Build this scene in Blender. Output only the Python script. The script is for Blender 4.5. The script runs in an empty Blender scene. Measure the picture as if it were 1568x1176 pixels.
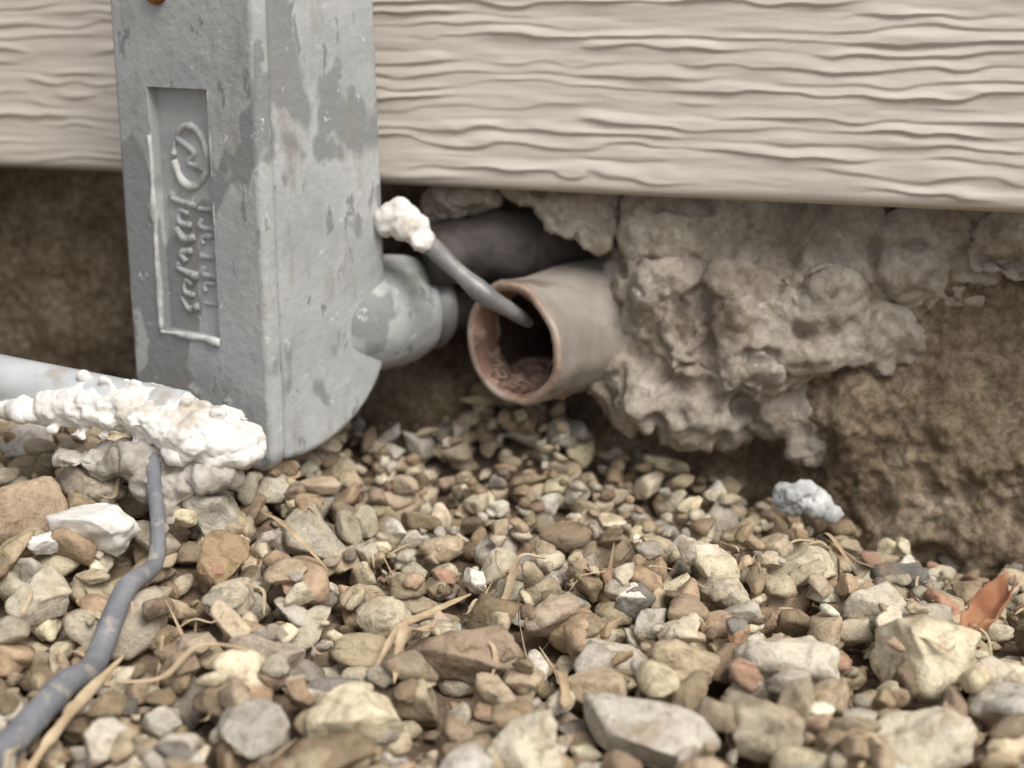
import bpy, bmesh, math, random
import numpy as np
from mathutils import Vector, Matrix
random.seed(7); rng=np.random.default_rng(11)
scene=bpy.context.scene
COL=scene.collection

# ---------------------------------------------------------------- noise
def _h(ix,iy,iz,seed):
    h=(ix.astype(np.int64)*374761393+iy.astype(np.int64)*668265263+iz.astype(np.int64)*2147483647+seed*1274126177)&0xffffffff
    h=((h^(h>>13))*1274126177)&0xffffffff
    h=((h^(h>>16))*2246822519)&0xffffffff
    h=h^(h>>15)
    return (h&0xffffff)/float(0xffffff)*2-1
def noise(x,y,z,seed=0):
    x,y,z=np.broadcast_arrays(np.asarray(x,float),np.asarray(y,float),np.asarray(z,float))
    ix,iy,iz=np.floor(x),np.floor(y),np.floor(z)
    fx,fy,fz=x-ix,y-iy,z-iz
    fx=fx*fx*fx*(fx*(fx*6-15)+10);fy=fy*fy*fy*(fy*(fy*6-15)+10);fz=fz*fz*fz*(fz*(fz*6-15)+10)
    r=0
    for a in (0,1):
        for b in (0,1):
            for c in (0,1):
                w=(fx if a else 1-fx)*(fy if b else 1-fy)*(fz if c else 1-fz)
                r=r+w*_h(ix+a,iy+b,iz+c,seed)
    return r
def fbm(x,y,z,o=4,seed=0,gain=.5):
    r=0;a=1.0;f=1.0
    for i in range(o):
        r=r+a*noise(x*f+i*13.7,y*f+i*7.1,z*f+i*3.3,seed+i); a*=gain; f*=2.03
    return r
def sst(a,b,x):
    t=np.clip((x-a)/(b-a),0,1); return t*t*(3-2*t)

# ---------------------------------------------------------------- mesh helpers
def np_mesh(name,v,f,smooth=True,col=None):
    v=np.asarray(v,np.float32); f=np.asarray(f,np.int32)
    k=f.shape[1]
    me=bpy.data.meshes.new(name)
    me.vertices.add(len(v)); me.vertices.foreach_set('co',v.ravel())
    me.loops.add(f.size); me.loops.foreach_set('vertex_index',f.ravel())
    me.polygons.add(len(f)); me.polygons.foreach_set('loop_start',np.arange(0,f.size,k,dtype=np.int32))
    me.polygons.foreach_set('use_smooth',np.full(len(f),smooth))
    if col is not None:
        a=me.attributes.new('Col','FLOAT_COLOR','POINT')
        a.data.foreach_set('color',np.asarray(col,np.float32).ravel())
    me.update(calc_edges=True); me.validate()
    return me
def add(name,me,mat=None,parent=None,recenter=True):
    if recenter and len(me.vertices):
        n=len(me.vertices); c=np.empty(n*3,np.float32); me.vertices.foreach_get('co',c); c=c.reshape(-1,3)
        m=(c.min(0)+c.max(0))/2; c-=m; me.vertices.foreach_set('co',c.ravel()); me.update()
    else: m=(0,0,0)
    ob=bpy.data.objects.new(name,me); COL.objects.link(ob)
    ob.location=Vector([float(q) for q in m])
    if mat: me.materials.append(mat)
    if parent:
        ob.parent=parent; ob.matrix_parent_inverse=Matrix.Translation(-parent.location)
    return ob
def empty(name,loc):
    e=bpy.data.objects.new(name,None); e.empty_display_size=.1; e.location=loc; COL.objects.link(e); return e
def grid_faces(R,C,flip=False):
    i=np.arange(R*C).reshape(R,C)
    f=np.stack([i[:-1,:-1],i[:-1,1:],i[1:,1:],i[1:,:-1]],-1).reshape(-1,4)
    return f[:,::-1] if flip else f
def catmull(P,n=8):
    P=[np.array(p,float) for p in P]; P=[2*P[0]-P[1]]+P+[2*P[-1]-P[-2]]
    out=[]
    for i in range(1,len(P)-2):
        for j in range(n):
            t=j/n; a,b,c,d=P[i-1],P[i],P[i+1],P[i+2]
            out.append(.5*((2*b)+(c-a)*t+(2*a-5*b+4*c-d)*t*t+(3*b-a-3*c+d)*t**3))
    out.append(P[-2]); return np.array(out)
def tube(P,r,seg=16,n=8,rough=0,cap=True,aspect=1.0,seed=0):
    P4=[list(p)+[rr] for p,rr in zip(P,(r if hasattr(r,'__len__') else [r]*len(P)))]
    Q=catmull(P4,n); pts=Q[:,:3]; rad=Q[:,3]
    T=np.gradient(pts,axis=0); T/=np.linalg.norm(T,axis=1)[:,None]+1e-9
    up=np.array([0,0,1.]) if abs(T[0][2])<.9 else np.array([1.,0,0])
    N=np.cross(T[0],up); N/=np.linalg.norm(N); V=[]
    for i in range(len(pts)):
        N=N-T[i]*N.dot(T[i]); N/=np.linalg.norm(N); B=np.cross(T[i],N)
        a=np.linspace(0,2*np.pi,seg,endpoint=False)
        V.append(pts[i]+rad[i]*(np.cos(a)[:,None]*N+np.sin(a)[:,None]*B*aspect))
    V=np.array(V)
    if rough:
        c=V.reshape(-1,3); ax=np.repeat(pts,seg,0); d=c-ax
        c=ax+d*(1+rough*fbm(c[:,0]*14,c[:,1]*14,c[:,2]*14,3,seed))[:,None]; V=c.reshape(V.shape)
    R=len(pts); i=np.arange(R*seg).reshape(R,seg); j=np.roll(i,-1,1)
    f=np.stack([i[:-1],j[:-1],j[1:],i[1:]],-1).reshape(-1,4)
    v=V.reshape(-1,3)
    if cap:
        v=np.vstack([v,pts[0],pts[-1]]); k=R*seg
        c0=np.stack([np.full(seg,k),j[0],i[0],i[0]],-1); c1=np.stack([np.full(seg,k+1),i[-1],j[-1],j[-1]],-1)
        return v,f,(c0[:,:3],c1[:,:3])
    return v,f,None
def mesh_mixed(name,v,quads,tris,smooth=True):
    me=bpy.data.meshes.new(name)
    me.from_pydata([tuple(map(float,p)) for p in v],[],[tuple(map(int,q)) for q in quads]+[tuple(map(int,q)) for q in tris])
    for p in me.polygons: p.use_smooth=smooth
    me.update(); return me
def tube_mesh(name,*a,**k):
    v,f,c=tube(*a,**k)
    return mesh_mixed(name,v,f,(list(c[0])+list(c[1])) if c else [])
def lathe(name,origin,axis,prof,seg=64,wob=0,seed=0):
    axis=np.array(axis,float); axis/=np.linalg.norm(axis)
    up=np.array([0,0,1.]); N=np.cross(axis,up); N/=np.linalg.norm(N); B=np.cross(N,axis)
    a=np.linspace(0,2*np.pi,seg,endpoint=False)
    V=[]
    for l,r in prof:
        rr=r*(1+wob*noise(np.cos(a)*3+7,np.sin(a)*3,l*6,seed))
        V.append(np.array(origin)+axis*l+rr[:,None]*(np.cos(a)[:,None]*N+np.sin(a)[:,None]*B))
    V=np.array(V); R=len(prof); i=np.arange(R*seg).reshape(R,seg); j=np.roll(i,-1,1)
    f=np.stack([i[:-1],j[:-1],j[1:],i[1:]],-1).reshape(-1,4)
    return np_mesh(name,V.reshape(-1,3),f)
def blob(name,parts,vox,amp,freq,mat,parent=None,seed=0,amp2=0,freq2=30,smooth_it=3,pits=0,pf=9,crack=1):
    bm=bmesh.new()
    for c,r in parts:
        r=r if hasattr(r,'__len__') else (r,r,r)
        M=Matrix.Translation(c)@Matrix.Diagonal((*r,1))
        bmesh.ops.create_icosphere(bm,subdivisions=3,radius=1,matrix=M)
    me=bpy.data.meshes.new('tmp'); bm.to_mesh(me); bm.free()
    ob=bpy.data.objects.new('tmp',me); COL.objects.link(ob)
    m=ob.modifiers.new('r','REMESH'); m.mode='VOXEL'; m.voxel_size=vox
    s=ob.modifiers.new('s','SMOOTH'); s.iterations=smooth_it; s.factor=.5
    dg=bpy.context.evaluated_depsgraph_get(); me2=bpy.data.meshes.new_from_object(ob.evaluated_get(dg))
    bpy.data.objects.remove(ob); me2.name=name
    n=len(me2.vertices); c=np.empty(n*3,np.float32); me2.vertices.foreach_get('co',c); c=c.reshape(-1,3)
    nn=np.empty(n*3,np.float32); me2.vertex_normals.foreach_get('vector',nn); nn=nn.reshape(-1,3)
    d=amp*fbm(c[:,0]*freq,c[:,1]*freq,c[:,2]*freq,4,seed)
    if pits:
        q=fbm(c[:,0]*pf,c[:,1]*pf,c[:,2]*pf,2,seed+50); d=d-pits*sst(.42,.62,q)
        q=1-np.abs(noise(c[:,0]*3.2,c[:,1]*3.2,c[:,2]*3.2,seed+60)+.25*noise(c[:,0]*11,c[:,1]*11,c[:,2]*11,seed+61)); d=d-crack*pits*.8*sst(.965,.995,q)
    if amp2: d=d+amp2*fbm(c[:,0]*freq2,c[:,1]*freq2,c[:,2]*freq2,3,seed+9)
    c=c+nn*d[:,None]; me2.vertices.foreach_set('co',c.ravel().astype(np.float32))
    me2.polygons.foreach_set('use_smooth',np.ones(len(me2.polygons),bool)); me2.update()
    return add(name,me2,mat,parent)

# ---------------------------------------------------------------- materials
def new_mat(name):
    m=bpy.data.materials.new(name); m.use_nodes=True; nt=m.node_tree
    return m,nt,nt.nodes['Principled BSDF']
def N(nt,t,**k):
    n=nt.nodes.new(t)
    for a,b in k.items():
        if a in n.inputs.keys(): n.inputs[a].default_value=b
        else: setattr(n,a,b)
    return n
def tnoise(nt,scale,detail=4,rough=.55,dist=0,vec=None,stretch=None):
    tc=N(nt,'ShaderNodeTexCoord'); out=tc.outputs['Object']
    if stretch:
        mp=N(nt,'ShaderNodeMapping'); mp.inputs['Scale'].default_value=stretch; nt.links.new(out,mp.inputs[0]); out=mp.outputs[0]
    n=N(nt,'ShaderNodeTexNoise'); n.inputs['Scale'].default_value=scale; n.inputs['Detail'].default_value=min(detail,5)
    n.inputs['Roughness'].default_value=rough; n.inputs['Distortion'].default_value=dist
    nt.links.new(out,n.inputs['Vector']); return n.outputs['Fac']
def ramp(nt,fac,stops):
    r=N(nt,'ShaderNodeValToRGB'); e=r.color_ramp.elements
    while len(e)<len(stops): e.new(.5)
    for el,(p,c) in zip(e,stops): el.position=p; el.color=(*c,1) if len(c)==3 else c
    nt.links.new(fac,r.inputs[0]); return r.outputs[0]
def mix(nt,fac,a,b,mode='MIX'):
    m=N(nt,'ShaderNodeMix',data_type='RGBA',blend_type=mode)
    for s,x in ((0,fac),(6,a),(7,b)):
        if isinstance(x,(int,float)): m.inputs[s].default_value=x
        elif isinstance(x,tuple): m.inputs[s].default_value=(*x,1)
        else: nt.links.new(x,m.inputs[s])
    return m.outputs[2]
def bump(nt,bsdf,fac,strength,dist,prev=None):
    b=N(nt,'ShaderNodeBump'); b.inputs['Strength'].default_value=strength; b.inputs['Distance'].default_value=dist
    nt.links.new(fac,b.inputs['Height'])
    if prev is not None: nt.links.new(prev,b.inputs['Normal'])
    nt.links.new(b.outputs[0],bsdf.inputs['Normal']); return b.outputs[0]
def simple(name,c1,c2,scale,rough=.8,bs=.4,bd=.01,bscale=40,lo=.35,hi=.65,c3=None,metal=0,stretch=None,s3=20,spec=.3):
    m,nt,b=new_mat(name)
    f=tnoise(nt,scale,6,.6,.3,stretch=stretch); c=ramp(nt,f,[(lo,c1),(hi,c2)])
    if c3: 
        g=ramp(nt,tnoise(nt,s3,5,.6),[(.55,(0,0,0)),(.64,(1,1,1))]); c=mix(nt,g,c,c3)
    nt.links.new(c,b.inputs['Base Color']); b.inputs['Roughness'].default_value=rough; b.inputs['Metallic'].default_value=metal
    b.inputs['Specular IOR Level'].default_value=spec
    bump(nt,b,tnoise(nt,bscale,5,.6),bs,bd); return m

M_siding=simple('fiber_cement_paint',(.56,.51,.45),(.62,.57,.505),2.2,.6,.2,.004,90,.3,.7,stretch=(1,1,4))
m,nt,b=new_mat('stained_concrete')
f=tnoise(nt,3.2,8,.65,.6); c=ramp(nt,f,[(.3,(.11,.082,.058)),(.48,(.195,.155,.112)),(.60,(.28,.23,.172)),(.72,(.37,.32,.26))])
g=ramp(nt,tnoise(nt,34,5,.7),[(.4,(.6,.56,.5)),(.6,(1.15,1.12,1.05))]); c=mix(nt,1.0,c,g,'MULTIPLY')
nt.links.new(c,b.inputs['Base Color']); b.inputs['Roughness'].default_value=.95; b.inputs['Specular IOR Level'].default_value=.15
bump(nt,b,tnoise(nt,38,7,.7),.8,.02); M_found=m
m,nt,b=new_mat('old_mortar')
c=ramp(nt,tnoise(nt,3.0,7,.6,.5),[(.32,(.23,.195,.16)),(.48,(.35,.315,.27)),(.66,(.46,.43,.385))])
g=ramp(nt,tnoise(nt,8,5,.7,.8),[(.56,(0,0,0)),(.70,(.7,.7,.7))]); c=mix(nt,g,c,(.19,.15,.11))
g=ramp(nt,tnoise(nt,14,5,.7,.4),[(.60,(0,0,0)),(.68,(.8,.8,.8))]); c=mix(nt,g,c,(.55,.53,.48))
g=ramp(nt,tnoise(nt,45,5,.7),[(.35,(.78,.74,.7)),(.6,(1.08,1.06,1.02))]); c=mix(nt,1.0,c,g,'MULTIPLY')
nt.links.new(c,b.inputs['Base Color']); b.inputs['Roughness'].default_value=.92; b.inputs['Specular IOR Level'].default_value=.2
bump(nt,b,tnoise(nt,26,7,.7),.6,.02); M_mortar=m
m,nt,b=new_mat('worn_grey_paint')
base=ramp(nt,tnoise(nt,4,6,.65),[(.3,(.33,.35,.355)),(.5,(.42,.44,.44)),(.7,(.50,.52,.515))])
p1=ramp(nt,tnoise(nt,3.6,3,.5,.3,stretch=(1,1,.6)),[(.57,(0,0,0)),(.595,(1,1,1))])
p2=ramp(nt,tnoise(nt,14,4,.6,.3,stretch=(1,1,.5)),[(.61,(0,0,0)),(.65,(1,1,1))])
p3=ramp(nt,tnoise(nt,13,5,.75,.2),[(.63,(0,0,0)),(.68,(1,1,1))])
p4=ramp(nt,tnoise(nt,8,5,.7,.2,stretch=(1,1,.3)),[(.54,(0,0,0)),(.70,(.75,.75,.75))])
p5=ramp(nt,tnoise(nt,5.5,4,.7,.2),[(.66,(0,0,0)),(.76,(.8,.8,.8))])
c=mix(nt,p1,base,(.26,.275,.28)); c=mix(nt,p2,c,(.25,.26,.265)); c=mix(nt,p4,c,(.29,.275,.24)); c=mix(nt,p5,c,(.40,.33,.19)); c=mix(nt,p3,c,(.64,.65,.64))
nt.links.new(c,b.inputs['Base Color']); b.inputs['Roughness'].default_value=.6; b.inputs['Specular IOR Level'].default_value=.3
bump(nt,b,tnoise(nt,28,6,.6),.5,.010); M_lb=m
M_rim=simple('chalky_grey_paint',(.38,.39,.38),(.62,.63,.61),16,.7,.4,.006,40,.4,.6)
M_pipegrey=simple('grey_pvc',(.42,.45,.47),(.56,.58,.59),4,.35,.15,.004,30,spec=.5,c3=(.40,.38,.34),s3=7)
M_cable=simple('grey_cable_sheath',(.14,.15,.17),(.24,.245,.265),7,.6,.3,.006,26,c3=(.33,.31,.28),s3=16)
M_rod=simple('dull_steel',(.20,.20,.205),(.34,.34,.335),9,.45,.3,.006,40,metal=.3)
M_caulk=simple('white_caulk',(.68,.665,.62),(.80,.79,.755),6,.75,.45,.010,26,c3=(.52,.48,.41),s3=6)
M_caulkdirty=simple('dirty_caulk',(.25,.215,.17),(.54,.51,.46),9,.85,.7,.015,30)
M_collar=simple('weathered_pipe',(.25,.22,.19),(.38,.35,.31),4,.55,.3,.006,30,c3=(.20,.165,.135),s3=5)
M_riminner=simple('worn_copper_rim',(.27,.185,.14),(.47,.37,.29),8,.75,.5,.01,28,c3=(.5,.43,.36),s3=6)
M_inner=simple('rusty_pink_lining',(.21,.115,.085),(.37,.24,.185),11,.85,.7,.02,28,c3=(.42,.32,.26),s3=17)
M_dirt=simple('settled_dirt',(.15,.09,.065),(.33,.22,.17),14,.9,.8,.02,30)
M_deep=simple('shaded_bore',(.022,.016,.013),(.07,.045,.035),11,.9,.7,.02,28)  # shade of the pipe's depth put into the colour, darker than the lining
M_black=simple('dark_tube',(.035,.03,.028),(.085,.075,.068),8,.7,.4,.008,30)
M_rust=simple('rust',(.16,.06,.02),(.34,.15,.05),20,.8,.5,.006,40)
M_soil=simple('soil',(.10,.072,.05),(.22,.165,.115),5,.95,.9,.03,20,c3=(.30,.25,.19),s3=24,spec=.1)
M_straw=simple('dry_straw',(.38,.28,.17),(.58,.47,.32),12,.7,.3,.004,60,stretch=(1,1,1))
M_leaf=simple('dry_leaf_red',(.30,.12,.06),(.46,.24,.13),9,.6,.4,.006,40)
m,nt,b=new_mat('river_gravel')
at=N(nt,'ShaderNodeAttribute'); at.attribute_name='Col'
g=ramp(nt,tnoise(nt,20,5,.65,.8),[(.3,(.56,.50,.42)),(.5,(1,.985,.95)),(.7,(1.2,1.18,1.11))])
c=mix(nt,1.0,at.outputs['Color'],g,'MULTIPLY')
st=ramp(nt,tnoise(nt,7,4,.65,.4),[(.55,(0,0,0)),(.68,(.65,.65,.65))]); c=mix(nt,st,c,(.33,.24,.155))
sp=ramp(nt,tnoise(nt,85,3,.6),[(.30,(.55,.5,.45)),(.42,(1,1,1))]); c=mix(nt,.7,c,sp,'MULTIPLY')
nt.links.new(c,b.inputs['Base Color']); b.inputs['Roughness'].default_value=.85; b.inputs['Specular IOR Level'].default_value=.2
b1=bump(nt,b,tnoise(nt,24,5,.7),.7,.02); M_gravel=m

# ---------------------------------------------------------------- wall frame (s along, n into wall, z up)
O=np.array([0,4.73]); TT=np.array([.941,-.339]); NN=np.array([.339,.941])
def wall(s,n,z):
    s,n,z=np.broadcast_arrays(s,n,z)
    return np.stack([O[0]+s*TT[0]+n*NN[0],O[1]+s*TT[1]+n*NN[1],z],-1)

# siding courses
def siding(name,z0,z1,nb,seed,parent,s0=-4.5,s1=4.5):
    s=np.linspace(s0,s1,1300); zz=np.arange(z0+.02,z1,.0044)
    S,Z=np.meshgrid(s,zz)
    F=26.
    ph=Z*F+.45*noise(S*.6,Z*3,0,seed)+.36*noise(S*1.9,Z*8,1,seed+1)+.34*noise(S*4.6,Z*16,2,seed+2)+.24*noise(S*10,Z*26,3,seed+3)
    k=np.floor(ph); fr=ph-k
    amp=np.clip(.40+.9*noise(S*2.3,k*3.7,5,seed+4)+.5*noise(S*6.5,k*3.7,9,seed+5),.03,1.2)
    prof=np.where(fr<.17,fr/.17,(1-fr)/.83)
    prof=prof*prof*(3-2*prof)
    H=.0092*amp*prof+.004*noise(S*1.7,Z*3,0,seed+6)+.0024*fbm(S*4,Z*30,0,3,seed+7)
    e=np.clip((Z-z0)/.05,0,1); lipn=.03*(1-e)**2
    n=nb-H*np.clip((Z-z0)/.06,0.1,1)+lipn+ (Z-z0)*.07
    V=wall(S,n,Z)
    under=[wall(s,nb+.055,z0+.006),wall(s,nb+.09,z0),wall(s,nb+.16,z0)]
    V=np.concatenate([np.array([under[2],under[1],under[0]]),V],0)
    back=wall(s,nb+.2,z1)[None]; V=np.concatenate([V,back],0)
    me=np_mesh(name,V.reshape(-1,3),grid_faces(V.shape[0],V.shape[1]))
    return add(name,me,M_siding,parent)
side=empty('lap_siding_wall',(0,4.73,2.0))
siding('siding_board_bottom',1.09,2.75,-.01,3,side)
def fastboard(name,z0,z1,nb,parent):
    s=np.linspace(-4.5,4.5,60); rows=[wall(s,nb+.12,z0),wall(s,nb,z0),wall(s,nb,z0+.02),wall(s,nb+.11,z1)]
    V=np.array(rows); return add(name,np_mesh(name,V.reshape(-1,3),grid_faces(*V.shape[:2]),False),M_siding,parent)
for i in range(9): fastboard('siding_board_%d'%(i+1),2.70+i*1.55,2.70+(i+1)*1.55+.02,.0,side)

# foundation
s=np.linspace(-4.6,4.6,1000); z=np.linspace(-.7,1.22,190); S,Z=np.meshgrid(s,z)
n=.30+.035*fbm(S*1.6,Z*1.6,0,3,21)+.022*fbm(S*7,Z*7,0,4,22)+.006*fbm(S*30,Z*30,1,2,25)
rec=np.exp(-(((S+.12)/.42)**2+((Z-.62)/.42)**2)**2)
n=n+.30*rec
low=sst(.75,1.1,S)*(1-sst(.30,.62,Z-.05*noise(S*3,0,0,4)))
n=n-.16*low-.035*low*fbm(S*9,Z*9,4,4,31)
und=sst(.25,.5,S)*(1-sst(.9,1.25,S))*(1-sst(.3,.42,Z)); n=n+.05*und
V=wall(S,n,Z)
add('concrete_foundation',np_mesh('foundation',V.reshape(-1,3),grid_faces(*S.shape)),M_found)

# ---------------------------------------------------------------- ground
def gz(x,y):
    g=.20*(1-sst(-1.15,-.25,x))*sst(3.1,4.0,y)
    g=g-.12*sst(.5,1.6,x)*sst(3.6,4.4,y)
    g=g-.02+.04*noise(x*1.3,y*1.3,0,41)+.025*noise(x*3.1,y*3.1,0,42)
    sw=(x*NN[0]+(y-O[1])*NN[1]); sa=x*TT[0]+(y-O[1])*TT[1]
    g=g+.17*sst(-.25,.35,sw)*np.exp(-((sa+.05)/.55)**2)
    return g+.02
xs=np.concatenate([[-400,-100,-30,-10],np.linspace(-4.5,4.5,300),[10,30,100,400]])
ys=np.concatenate([[-400,-100,-30,-8,-2,0],np.linspace(1,6.5,190),[9,30,100,400]])
X,Y=np.meshgrid(xs,ys); mask=((np.abs(X)<4.6)&(Y>.9)&(Y<6.6))
Z=np.where(mask,gz(X,Y)-.05+.012*fbm(X*12,Y*12,0,3,44),-.05)
V=np.stack([X,Y,Z],-1)
add('ground',np_mesh('ground',V.reshape(-1,3),grid_faces(*X.shape)),M_soil,recenter=False)

# ---------------------------------------------------------------- gravel
def ico(sub):
    bm=bmesh.new(); bmesh.ops.create_icosphere(bm,subdivisions=sub,radius=1)
    v=np.array([q.co[:] for q in bm.verts]); f=np.array([[w.index for w in q.verts] for q in bm.faces]); bm.free(); return v,f
ICO={k:ico(k) for k in (2,3,4)}
def rock(sub,ang=1.0):
    v,f=ICO[sub]; v=v.copy()
    for _ in range(rng.integers(7,15)):
        d=rng.normal(size=3); d/=np.linalg.norm(d); off=rng.uniform(.40,.82)
        t=v@d-off; v-=(np.clip(t,0,None)*ang)[:,None]*d
    o=rng.uniform(0,100,3)
    v*=(1+.12*fbm(v[:,0]*1.5+o[0],v[:,1]*1.5+o[1],v[:,2]*1.5+o[2],2,5))[:,None]
    if sub>=3: v*=(1+.05*fbm(v[:,0]*4.2+o[0],v[:,1]*4.2+o[1],v[:,2]*4.2,3,6))[:,None]
    v-= (v.max(0)+v.min(0))/2
    v/=np.abs(v).max(0); return v
VAR={2:[rock(2,rng.uniform(.85,1)) for _ in range(60)],3:[rock(3,rng.uniform(.82,1)) for _ in range(120)],4:[rock(4,rng.uniform(.9,1)) for _ in range(40)]}
PAL=[((.53,.445,.33),4),((.61,.545,.42),4),((.44,.37,.275),4.4),((.35,.28,.20),4),((.42,.385,.325),3.6),((.54,.505,.44),3),((.27,.21,.15),3),((.45,.34,.24),2),((.70,.645,.52),2.4),((.28,.265,.24),1),((.40,.26,.185),.8),((.70,.68,.61),.8)]
pc=np.array([p[0] for p in PAL]); pw=np.array([p[1] for p in PAL]); pw=pw/pw.sum()
GX0,GX1,GY0,GY1,GS=-3.4,3.4,1.7,5.7,.02
hx=np.arange(GX0,GX1,GS); hy=np.arange(GY0,GY1,GS); HX,HY=np.meshgrid(hx,hy); G0=gz(HX,HY); HM=G0-.03
gv=[];gf=[];gc=[];off=0
cabxy=catmull([(-1.03,3.88),(-.995,3.76),(-.99,3.66),(-1.02,3.48),(-1.06,3.30),(-1.09,3.14),(-1.15,2.90),(-1.25,2.6),(-1.5,2.2),(-2.0,1.8)],10)
def nearcab(x,y): return np.min((cabxy[:,0]-x)**2+(cabxy[:,1]-y)**2)**.5
def rotm(a,b,c):
    return np.array((Matrix.Rotation(a,3,'Z')@Matrix.Rotation(b,3,'X')@Matrix.Rotation(c,3,'Y')))
def put(x,y,r,col,sub,rot=None,tilt=.35,sink=.4,lim=None,pct=40,zf=None):
    global off
    v=VAR[sub][rng.integers(len(VAR[sub]))]*np.array(r)
    R=rotm(rng.uniform(0,6.28) if rot is None else rot,rng.normal()*tilt,rng.normal()*tilt)
    v=v@R.T
    ext=np.abs(v).max(0)
    i0=max(int((x-ext[0]-GX0)/GS),0); i1=int((x+ext[0]-GX0)/GS)+2
    j0=max(int((y-ext[1]-GY0)/GS),0); j1=int((y+ext[1]-GY0)/GS)+2
    sub_h=HM[j0:j1,i0:i1]
    if sub_h.size==0: return
    q=((HX[j0:j1,i0:i1]-x)/ext[0])**2+((HY[j0:j1,i0:i1]-y)/ext[1])**2
    ins=q<.8
    hh=sub_h[ins] if ins.any() else sub_h.ravel()
    base=np.percentile(hh,pct)
    zc=base+ext[2]*(1-sink)
    g=G0[j0:j1,i0:i1].mean()
    if lim is not None and (zc+ext[2]-g>lim or hh.max()>zc+ext[2]*.6): return
    if zf is not None: zc=g+zf
    top=zc+ext[2]*np.sqrt(np.clip(1-q,0,1))*.85
    HM[j0:j1,i0:i1]=np.where(q<1,np.maximum(sub_h,top),sub_h)
    v=v+np.array([x,y,zc]); gv.append(v); gf.append(ICO[sub][1]+off); off+=len(v)
    gc.append(np.tile(np.append(np.array(col),1),(len(v),1)))
def pick(y=9):
    c=pc[rng.choice(len(pc),p=pw)]*rng.uniform(.78,1.14)*np.array([1,rng.uniform(.97,1.02),rng.uniform(.92,1.04)]); return np.clip(c,0,.8)
def wallgap(x,y): return x*NN[0]+(y-O[1])*NN[1]
big=[(-.60,4.02,(.10,.09,.085),(.46,.43,.36)),(-.13,3.42,(.16,.09,.07),(.34,.265,.20)),(.30,3.0,(.18,.10,.075),(.56,.53,.47)),
(.86,3.9,(.105,.09,.085),(.62,.56,.43)),(1.08,3.36,(.13,.12,.11),(.72,.66,.50)),(-.36,3.04,(.12,.10,.085),(.70,.63,.47)),
(-.915,2.88,(.065,.055,.055),(.56,.51,.45)),(.70,3.34,(.13,.09,.075),(.65,.61,.52)),(-1.42,3.92,(.12,.10,.09),(.48,.38,.28)),
(-.82,3.74,(.09,.075,.075),(.36,.27,.17)),(-.90,3.98,(.12,.10,.085),(.46,.43,.38)),(.06,2.95,(.11,.09,.075),(.64,.59,.48)),
(.93,2.93,(.12,.09,.075),(.64,.59,.48)),(1.22,3.13,(.11,.09,.08),(.53,.51,.46)),(.57,2.98,(.11,.08,.075),(.44,.39,.30)),
(-.10,3.84,(.05,.035,.04),(.80,.78,.72)),(.34,3.7,(.045,.04,.045),(.80,.78,.72)),(.8,4.12,(.075,.06,.05),(.53,.45,.34)),
(1.18,4.03,(.09,.055,.05),(.19,.185,.175)),(-.62,3.3,(.1,.075,.06),(.44,.38,.31)),(1.0,3.65,(.09,.07,.06),(.61,.56,.47)),
(.45,3.35,(.1,.075,.06),(.52,.43,.31)),(-1.25,4.05,(.11,.09,.08),(.50,.45,.37)),(-1.25,3.5,(.09,.07,.06),(.55,.50,.41)),(-.6,2.95,(.10,.08,.06),(.41,.39,.35)),
(.62,3.75,(.085,.06,.05),(.60,.55,.44)),(.1,3.62,(.09,.06,.05),(.45,.37,.29)),(-.35,3.6,(.085,.07,.05),(.55,.49,.38)),(.22,3.25,(.08,.06,.05),(.50,.41,.30)),
(1.45,3.5,(.11,.08,.07),(.50,.43,.33)),(-1.45,3.4,(.1,.09,.07),(.66,.60,.47)),(-.75,3.55,(.08,.07,.055),(.53,.47,.38)),(-1.35,3.15,(.1,.08,.06),(.61,.56,.44)),(1.22,3.72,(.09,.06,.05),(.50,.30,.21))]
def overbig(x,y): return any(((x-b_[0])/b_[2][0])**2+((y-b_[1])/b_[2][0])**2<.55 for b_ in big)
for i in range(6000):
    x=rng.uniform(GX0+.1,GX1-.1); y=rng.uniform(GY0+.1,5.5)
    if wallgap(x,y)>.45: continue
    core=abs(x)<1.9 and y>2.5
    r0=float(np.clip(rng.lognormal(math.log(.051),.30),.024,.10))
    if wallgap(x,y)>-.45: r0*=.8
    put(x,y,(r0*rng.uniform(.9,1.5),r0*rng.uniform(.7,1.0),r0*rng.uniform(.45,.8)),pick(),3 if (core and r0>.04) else 2,sink=.45,lim=.11)
for bx,by,br,bc in big: put(bx,by,br,bc,4,tilt=.2,zf=.07)
for i in range(5500):
    x=rng.uniform(-2.6,2.6); y=rng.uniform(2.2,5.3)
    if wallgap(x,y)>.4 or overbig(x,y): continue
    nc=nearcab(x,y)<.07
    r0=float(np.clip(rng.lognormal(math.log(.045),.34),.02,.09))
    if wallgap(x,y)>-.45: r0=min(r0*.85,.055)
    if nc: r0=min(r0,.03)
    put(x,y,(r0*rng.uniform(.9,1.5),r0*rng.uniform(.65,1.0),r0*rng.uniform(.45,.85)),pick(),3 if r0>.03 else 2,sink=.35,lim=.09 if nc else .155,pct=25)
for i in range(1800):
    x=rng.uniform(-2.,2.); y=rng.uniform(2.5,5.3)
    if wallgap(x,y)>.4 or overbig(x,y): continue
    r0=rng.uniform(.010,.022); put(x,y,(r0*1.3,r0,r0*.8),pick()*.85,2,sink=.3,lim=.10,pct=15)
gme=np_mesh('gravel',np.vstack(gv),np.vstack(gf),True,np.vstack(gc))
add('gravel',gme,M_gravel,recenter=False)
def hat(x,y):
    return float(HM[int((y-GY0)/GS),int((x-GX0)/GS)])

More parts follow.
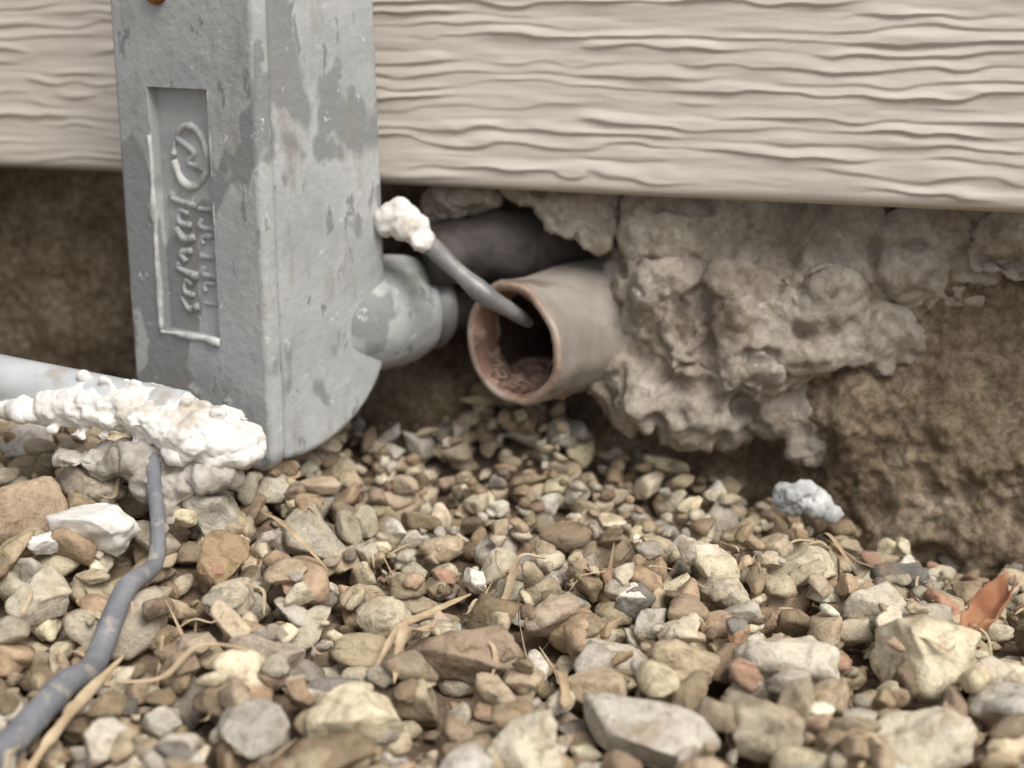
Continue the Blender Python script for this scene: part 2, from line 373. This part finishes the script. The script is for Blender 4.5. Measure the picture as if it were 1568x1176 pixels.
# ---------------------------------------------------------------- electrical conduit body
K=np.array([-.75,4.25]); Hh=np.array([.574,.819]); Wd=np.array([-.819,.574])
def lbw(h,w,z):
    k=1+.10*(1-z/2.0)*min(max(h/.5,0),1)
    p=K+h*k*Hh+w*Wd; return (p[0],p[1],z)
LB=empty('electrical_conduit_body',(-.83,4.6,1.1))
def extr(name,outline,fn,a0,a1,bev,mat,parent,seg=4,ang=35):
    bm=bmesh.new(); A=[bm.verts.new(fn(p,a0)) for p in outline]; B=[bm.verts.new(fn(p,a1)) for p in outline]
    bm.faces.new(A); bm.faces.new(B[::-1]); n=len(A)
    for i in range(n): bm.faces.new((A[i],B[i],B[(i+1)%n],A[(i+1)%n]))
    bmesh.ops.recalc_face_normals(bm,faces=bm.faces)
    es=[e for e in bm.edges if e.calc_face_angle(0)>math.radians(ang)]
    if bev: bmesh.ops.bevel(bm,geom=es,offset=bev,segments=seg,profile=.5,affect='EDGES',clamp_overlap=True)
    me=bpy.data.meshes.new(name); bm.to_mesh(me); bm.free()
    for p in me.polygons: p.use_smooth=True
    ob=add(name,me,mat,parent); 
    m=ob.modifiers.new('wn','WEIGHTED_NORMAL'); m.keep_sharp=True
    return ob
out=[(.058,.29),(.15,.285)]
for i in range(1,13):
    a=-math.pi/2+i*math.pi/2/12; out.append((.15+.40*math.cos(a),.64+.355*math.sin(a)))
for i in range(1,13):
    a=i*math.pi/2/12; out.append((.40+.15*math.cos(a),1.80+.2*math.sin(a)))
out.append((.058,2.0))
extr('housing',out,lambda p,w:lbw(p[0],w,p[1]),0.004,.596,.03,M_lb,LB,5)
cw0,cw1,cz0,cz1,cr=-.018,.612,.268,2.02,.08
out=[]
for (cx,cz,a0) in ((cw1-cr,cz1-cr,0),(cw0+cr,cz1-cr,90),(cw0+cr,cz0+cr,180),(cw1-cr,cz0+cr,270)):
    for i in range(7):
        a=math.radians(a0+i*15); out.append((cx+cr*math.cos(a),cz+cr*math.sin(a)))
cover=extr('cover_plate',out,lambda p,h:lbw(h,p[0],p[1]),-.018,.052,.026,M_lb,LB,5)
bm=bmesh.new()
vs=[bm.verts.new(lbw(h,w,zz)) for h in (-.1,.02) for w,zz in ((.19,.68),(.455,.68),(.455,1.45),(.19,1.45))]
for q in ((0,1,2,3),(7,6,5,4),(0,4,5,1),(1,5,6,2),(2,6,7,3),(3,7,4,0)): bm.faces.new([vs[i] for i in q])
bmesh.ops.recalc_face_normals(bm,faces=bm.faces)
me=bpy.data.meshes.new('cut'); bm.to_mesh(me); bm.free(); cut=bpy.data.objects.new('cut',me); COL.objects.link(cut)
bo=cover.modifiers.new('b','BOOLEAN'); bo.object=cut; bo.operation='DIFFERENCE'; bo.solver='EXACT'
cover.modifiers.move(1,0)
bpy.context.view_layer.update()
dg=bpy.context.evaluated_depsgraph_get(); nm=bpy.data.meshes.new_from_object(cover.evaluated_get(dg)); cover.modifiers.clear(); cover.data=nm
bpy.data.objects.remove(cut)
def bar(name,p,q,r,mat,parent,asp=1): return add(name,tube_mesh(name,[p,tuple((np.array(p)+np.array(q))/2),q],r,12,14,.55,aspect=asp,seed=5),mat,parent)
bar('panel_rim_side',lbw(-.015,.46,.67),lbw(-.015,.46,1.30),.010,M_rim,LB)
bar('panel_rim_bottom',lbw(-.015,.46,.67),lbw(-.015,.19,.67),.012,M_rim,LB)
bar('panel_rim_inner',lbw(-.013,.187,.67),lbw(-.013,.187,1.44),.005,M_lb,LB)
def letter(k,pts,wc,zc,sc,r=.0085,mat=None):
    P=[lbw(.019,wc+a*sc,zc+b_*sc) for a,b_ in pts]
    add('cast_letter_%d'%k,tube_mesh('l',P,r,8,6,.5,seed=k),mat or M_lb,LB)
circ=[(math.cos(a)*.5,math.sin(a)*.62) for a in np.linspace(0,6.1,12)]
letter(0,circ,.315,1.24,.15,.012,M_rim); letter(1,[(-.45,-.30),(.1,-.15),(-.1,.1),(.45,.40)],.31,1.24,.13,.011)
rl=random.Random(4)
zc=1.10
for i,wd_ in enumerate([.9,.6,.7,.5,.8,.5,.7]):
    sh=[[(-.5,-.15),(.5,.05),(.45,.2)],[(-.4,-.2),(.4,-.1),(.3,.2),(-.3,.15)],[(-.5,.0),(.1,-.1),(.5,.2)],[(-.4,.1),(.4,.0),(.1,-.25)]][i%4]
    letter(2+i,[(a*wd_,b_) for a,b_ in sh],.355,zc,.11,.0115); zc-=.056
for i in range(7):
    zc=1.08-i*.05
    sh=[[(-.5,0),(.5,.0)],[(-.5,-.2),(.5,-.1),(.4,.3)],[(-.4,.3),(.4,.2),(.4,-.2)]][i%3]
    letter(12+i,sh+[sh[-1]] if len(sh)==2 else sh,.255,zc,.06,.0095)
# hardware
add('cover_screw',lathe('screw',lbw(-.018,.38,1.745),(-Hh[0],-Hh[1],0),[(0,.05),(.012,.05),(.022,.042),(.026,.025),(.012,.02),(.012,.0005)],24),M_rust,LB)
ho=(-.57,4.79,.655); ha=(.80,.60,0)
add('rear_hub',lathe('hub',ho,ha,[(-.15,.0),(-.15,.20),(.08,.20),(.18,.196),(.24,.188),(.28,.175),(.295,.16),(.285,.13),(.25,.12)],64,.03,3),M_lb,LB)
add('hub_ring',lathe('ring',ho,ha,[(.25,.125),(.33,.155),(.35,.16),(.365,.15),(.37,.1)],48),M_rod,LB)
add('nipple',lathe('nip',ho,ha,[(.25,.125),(.60,.125),(.62,.1)],40,.04,2),M_black,LB)
pp=[K[0]+.27*Hh[0]+.3*Wd[0],K[1]+.27*Hh[1]+.3*Wd[1]]
add('riser_conduit',tube_mesh('riser',[(pp[0],pp[1],1.95),(pp[0],pp[1],4),(pp[0],pp[1],8)],.17,32,4),M_pipegrey,LB)

# ---------------------------------------------------------------- broken wall pipe
WP=empty('broken_wall_pipe',(.1,4.75,.6))
po=np.array([0.0,4.61,.60]); pa=(.66,.75,0.0)
add('pipe_sleeve',lathe('sleeve',po,pa,[(.9,.235),(.45,.228),(.3,.218),(.14,.208),(.05,.210),(.015,.213),(.004,.210)],96,.045,8),M_collar,WP)
add('pipe_rim',lathe('rim',po,pa,[(.006,.2095),(-.002,.206),(-.008,.199),(-.006,.188),(-.002,.180)],96,.045,8),M_riminner,WP)
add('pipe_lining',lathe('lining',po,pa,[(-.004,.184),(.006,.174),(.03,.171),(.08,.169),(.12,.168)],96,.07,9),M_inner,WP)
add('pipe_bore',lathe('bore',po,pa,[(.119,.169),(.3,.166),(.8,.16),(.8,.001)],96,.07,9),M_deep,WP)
ax=np.array(pa)/np.linalg.norm(pa); sd=np.array([ax[1],-ax[0],0])
rl=random.Random(9)
def pt(l,ang,r): return tuple(po+ax*l+sd*math.cos(ang)*r+np.array([0,0,1])*math.sin(ang)*r)
blob('settled_dirt',[(pt(.09,4.4,.17),(.08,.08,.028)),(pt(.15,4.9,.165),(.09,.09,.032)),(pt(.2,4.2,.155),(.09,.09,.035))],.006,.014,22,M_dirt,WP,66,.006,60)
V=[];Q=[];T=[];o=0
for i in range(7):
    a=rl.uniform(3.6,5.6); l0=rl.uniform(.02,.1)
    P=[pt(l0,a,.168),pt(l0+rl.uniform(-.01,.04),a+rl.uniform(-.2,.2),rl.uniform(.13,.155)),pt(l0+rl.uniform(0,.06),a+rl.uniform(-.6,.6),.165)]
    v,f,c=tube(P,rl.uniform(.002,.004),6,5); V.append(v); Q+=list(f+o); T+=list(c[0]+o)+list(c[1]+o); o+=len(v)
add('fibre_debris',mesh_mixed('fib',np.vstack(V),Q,T),M_riminner,WP)

add('dark_tube_stub',tube_mesh('stub',[(-.30,4.86,.85),(-.05,4.93,.88),(.25,5.06,.90),(.5,5.26,.9)],[.10,.125,.13,.13],28,6,.10),M_black)  # dark brown-grey tube in the gap above the broken pipe

# mortar patch
def W(s_,n_,z_): return tuple(float(q) for q in wall(s_,n_,z_))
def pl(l,dz=0,dr=0): q=po+ax*l+sd*dr; return (q[0],q[1],q[2]+dz)
mp=[(pl(.50,-.02,.03),(.22,.20,.25)),(pl(.55,.0,.10),(.26,.22,.30)),(pl(.42,-.12,.14),(.18,.18,.17)),(W(.40,.20,.42),(.17,.17,.15)),(W(.60,.20,.38),(.2,.17,.15)),
(W(.55,.28,.66),(.28,.22,.30)),(W(.75,.25,.62),(.28,.18,.28)),(W(.98,.27,.62),(.28,.15,.2)),(W(1.2,.30,.60),(.24,.11,.16)),(W(.55,.28,.95),(.24,.16,.18)),
(W(.80,.30,.90),(.28,.14,.22)),(W(1.1,.31,.88),(.30,.10,.22)),(W(1.4,.32,.92),(.26,.07,.2)),(W(1.7,.32,.95),(.3,.05,.15)),(W(.36,.32,.90),(.12,.1,.12)),(W(.86,.26,.36),(.14,.11,.10)),(W(1.02,.26,.34),(.09,.09,.09)),(W(1.0,.24,.24),(.08,.07,.08)),(W(.7,.26,.28),(.10,.09,.06)),
(W(.5,.10,.78),(.11,.07,.09)),(W(.8,.13,.5),(.13,.08,.10)),(W(1.05,.18,.75),(.11,.06,.1)),(W(.6,.08,.55),(.10,.07,.09)),(W(.45,.06,.40),(.12,.09,.10)),(W(.72,.14,.82),(.09,.06,.08))]
blob('mortar_patch',mp,.0115,.042,5.0,M_mortar,None,70,.013,20,5,.04,6.5,.4)
blob('mortar_chunk',[(W(.14,.18,1.02),(.12,.1,.10)),(W(.24,.20,.98),(.10,.1,.11)),(W(.02,.2,1.06),(.1,.1,.06))],.009,.035,8,M_mortar,None,71,.012,25,3,.02,8,0)
blob('mortar_chunk',[(W(-.22,.16,1.05),(.12,.08,.07)),(W(-.33,.2,1.0),(.08,.08,.06))],.009,.03,8,M_mortar,None,75,.010,25,6)

# ---------------------------------------------------------------- steel rod with caulk blob
RD=empty('caulked_metal_rod',(-.2,4.65,.85))
add('rod',tube_mesh('rod',[(-.40,4.74,1.02),(-.27,4.66,.925),(-.17,4.585,.845),(-.095,4.56,.785),(-.04,4.575,.745),(.02,4.61,.70),(.06,4.645,.665)],[.034,.032,.027,.036,.028,.026,.018],16,8,.10),M_rod,RD)
blob('caulk_blob',[((-.375,4.69,1.02),(.066,.05,.05)),((-.34,4.67,.985),(.06,.05,.05)),((-.30,4.65,.94),(.04,.045,.035)),((-.41,4.70,1.0),(.05,.05,.045))],.006,.016,9,M_caulk,RD,80,.005,35,4)

# ---------------------------------------------------------------- left conduit pipe with caulk and cable
A=np.array([-1.584,4.25,.575]); B=np.array([-.82,3.98,.505]); d=(B-A)
LP=empty('caulked_conduit_pipe',tuple(A))
add('pipe',tube_mesh('pipe',[A-d*3,A-d*1.2,A,A+d*.5,A+d*.8],.078,32,6),M_pipegrey,LP)
cp=[]
for t,dz,r in ((.10,-.07,(.08,.085,.025)),(.22,-.05,(.12,.10,.035)),(.36,-.03,(.14,.105,.06)),(.48,-.01,(.15,.11,.078)),(.60,.0,(.16,.12,.078)),(.72,-.005,(.16,.13,.070)),(.84,-.02,(.16,.13,.060)),(.94,-.04,(.14,.12,.048)),(1.0,-.07,(.10,.10,.038))):
    q=A+d*t; cp.append(((q[0],q[1]-.01,q[2]+dz),r))
for k in range(30):
    t=rng.uniform(.10,1.06); q=A+d*t; up_=k%2==0; e=float(rng.uniform(.007,.016))
    zz_=(.078-.10*max(t-.62,0)) if up_ else -.065+rng.uniform(-.025,.015)
    if up_ and t<.33: continue
    cp.append(((q[0]+rng.normal()*.01,q[1]-(.0+.05*rng.random() if up_ else .11),q[2]+zz_),(e*1.8,e*1.2,e*1.3)))
blob('caulk_mass',cp,.0050,.019,7.5,M_caulk,LP,90,.0060,26,1,.010,9,0)
blob('caulk_smear',[((-1.2,4.02,.39),(.16,.07,.04)),((-1.02,4.0,.39),(.15,.07,.06)),((-.90,3.95,.38),(.11,.06,.045)),((-1.0,3.92,.32),(.09,.05,.07)),((-1.0,3.84,.27),(.055,.045,.06)),((-.99,3.76,.25),(.035,.035,.04))],.007,.035,8,M_caulkdirty,LP,92,.012,30,2,.02,12,0)
cab=[(-1.05,3.98,.44),(-1.03,3.88,.36)]
rr=[.022,.022]
for (x,y),r in zip([(-.995,3.76),(-.99,3.66),(-1.02,3.48),(-1.06,3.30),(-1.09,3.14),(-1.15,2.90),(-1.25,2.6),(-1.5,2.2),(-2.0,1.8)],[.022,.024,.028,.032,.034,.035,.035,.035,.035]):
    hz=np.mean([hat(x+a,y+b_) for a in (-.06,-.03,0,.03,.06) for b_ in (-.06,0,.06)])
    cab.append((x,y,float(hz)+r+.012)); rr.append(r)
cab[2]=(-.995,3.76,max(cab[2][2],.27))
add('cable',tube_mesh('cable',cab,rr,18,8,.05),M_cable,LP)
def chunk(x,y,z,r,mat,rot,vi,name='caulk_lump'):
    v=VAR[4][vi].copy(); v=v*(1+.07*fbm(v[:,0]*5,v[:,1]*5,v[:,2]*5,3,vi))[:,None]*np.array(r); v=v@rotm(rot,.25,.15).T+np.array([x,y,z])
    add(name,np_mesh(name,v,ICO[4][1]),mat)
z0=float(gz(-1.16,3.72))
chunk(-1.17,3.74,z0+.12,(.125,.08,.075),M_caulk,.15,12)
chunk(-1.28,3.66,z0+.10,(.05,.04,.03),M_caulk,1.2,8,'caulk_crumb')
z0=.12
blob('caulk_lump',[((.93,4.40,z0+.02),(.06,.05,.05)),((.99,4.39,z0),(.055,.04,.035)),((1.05,4.36,z0-.02),(.03,.015,.012))],.005,.03,12,M_rim,None,97,.008,35)

# ---------------------------------------------------------------- dry litter
V=[];Q=[];o=0
def ribbon(P,w):
    global o
    pts=catmull(P,8); n=len(pts); T=np.gradient(pts,axis=0); T/=np.linalg.norm(T,axis=1)[:,None]
    sde=np.cross(T,[0,0,1.]); sde/=np.linalg.norm(sde,axis=1)[:,None]+1e-6
    ww=w*(np.sin(np.linspace(.05,np.pi-.02,n))**.7)[:,None]*(1+.3*noise(pts[:,0]*30,pts[:,1]*30,0,5))[:,None]
    cup=np.array([0,0,1.])*w*.5
    rows=np.stack([pts-sde*ww+cup,pts-sde*ww*.4,pts+sde*ww*.4,pts+sde*ww+cup*.6],1)
    V.append(rows.reshape(-1,3)); Q.append(grid_faces(n,4)+o); o+=n*4
def litter(x0,y0,x1,y1,w,lift=.03,bend=.04):
    P=[]
    for t in (0,.33,.66,1):
        x=x0+(x1-x0)*t+rl.uniform(-bend,bend)*.5; y=y0+(y1-y0)*t+rl.uniform(-bend,bend)*.5
        P.append((x,y,max(hat(x,y),hat(x+.02,y),hat(x,y-.03))+lift*(1 if 0<t<1 else .3)))
    ribbon(P,w)
litter(-.96,3.25,-1.12,2.75,.018,.03); litter(-.94,3.12,-.66,3.20,.010,.03); litter(-.36,3.22,-.12,3.66,.015,.03); litter(-.30,3.2,-.2,3.5,.017)
litter(.12,3.05,.13,3.42,.016,.03); litter(-.74,4.02,-.52,3.66,.009,.05); litter(-.1,3.7,.1,3.82,.011); litter(.9,4.15,1.0,3.75,.006,.04); litter(1.0,4.2,1.08,3.85,.004,.05)
for i in range(110):
    x=rl.uniform(-1.8,1.8); y=rl.uniform(2.7,4.1); a=rl.uniform(0,6.28); L=rl.uniform(.04,.16)
    litter(x,y,x+math.cos(a)*L,y+math.sin(a)*L,rl.uniform(.002,.007),.006,.03)
add('dry_grass_litter',np_mesh('litter',np.vstack(V),np.vstack(Q)),M_straw,recenter=False)
zl=gz(1.2,3.4)+.10
u=np.linspace(0,1,20); v_=np.linspace(-1,1,11); U,VV=np.meshgrid(u,v_,indexing='ij')
wd=.055*np.sin(np.pi*np.clip(U*.9+.06,0,1))**.7*(1+.2*noise(U*9,VV*2,0,6))
px=1.17+.12*U+wd*VV*.55; py=3.38+.04*U-wd*VV*.5; pz=zl+.17*U+.05*VV**2*1.0-.03*U*U+.012*noise(U*6,VV*3,0,3)
lf=add('dry_leaf',np_mesh('leaf',np.stack([px,py,pz],-1).reshape(-1,3),grid_faces(20,11)),M_leaf)
so=lf.modifiers.new('s','SOLIDIFY'); so.thickness=.004

# ---------------------------------------------------------------- camera, light
cam=bpy.data.cameras.new('cam'); co=bpy.data.objects.new('camera',cam); COL.objects.link(co)
co.location=(0,0,1.7); co.rotation_euler=(math.radians(90-15),0,0)
cam.lens=50; cam.sensor_width=36; cam.clip_end=1500; cam.clip_start=.05
cam.dof.use_dof=True; cam.dof.focus_distance=4.05; cam.dof.aperture_fstop=.9
scene.camera=co
w=bpy.data.worlds.new('World'); scene.world=w; w.use_nodes=True; nt=w.node_tree
sky=nt.nodes.new('ShaderNodeTexSky'); sky.sky_type='NISHITA'; sky.sun_disc=False
el,az=math.radians(52),math.radians(145)
sky.sun_elevation=el; sky.sun_rotation=az; sky.dust_density=4; sky.air_density=.8
hs=nt.nodes.new('ShaderNodeHueSaturation'); hs.inputs['Saturation'].default_value=.3
nt.links.new(sky.outputs[0],hs.inputs['Color']); nt.links.new(hs.outputs[0],nt.nodes['Background'].inputs[0])
nt.nodes['Background'].inputs[1].default_value=.15
sl=bpy.data.lights.new('sun','SUN'); sl.energy=2.2; sl.angle=math.radians(28); sl.color=(1,.935,.85)
so_=bpy.data.objects.new('sun',sl); COL.objects.link(so_)
dirv=Vector((math.sin(az)*math.cos(el),math.cos(az)*math.cos(el),math.sin(el)))
so_.rotation_euler=dirv.to_track_quat('Z','Y').to_euler(); so_.location=dirv*20
scene.view_settings.view_transform='Standard'; scene.view_settings.look='None'; scene.view_settings.exposure=0
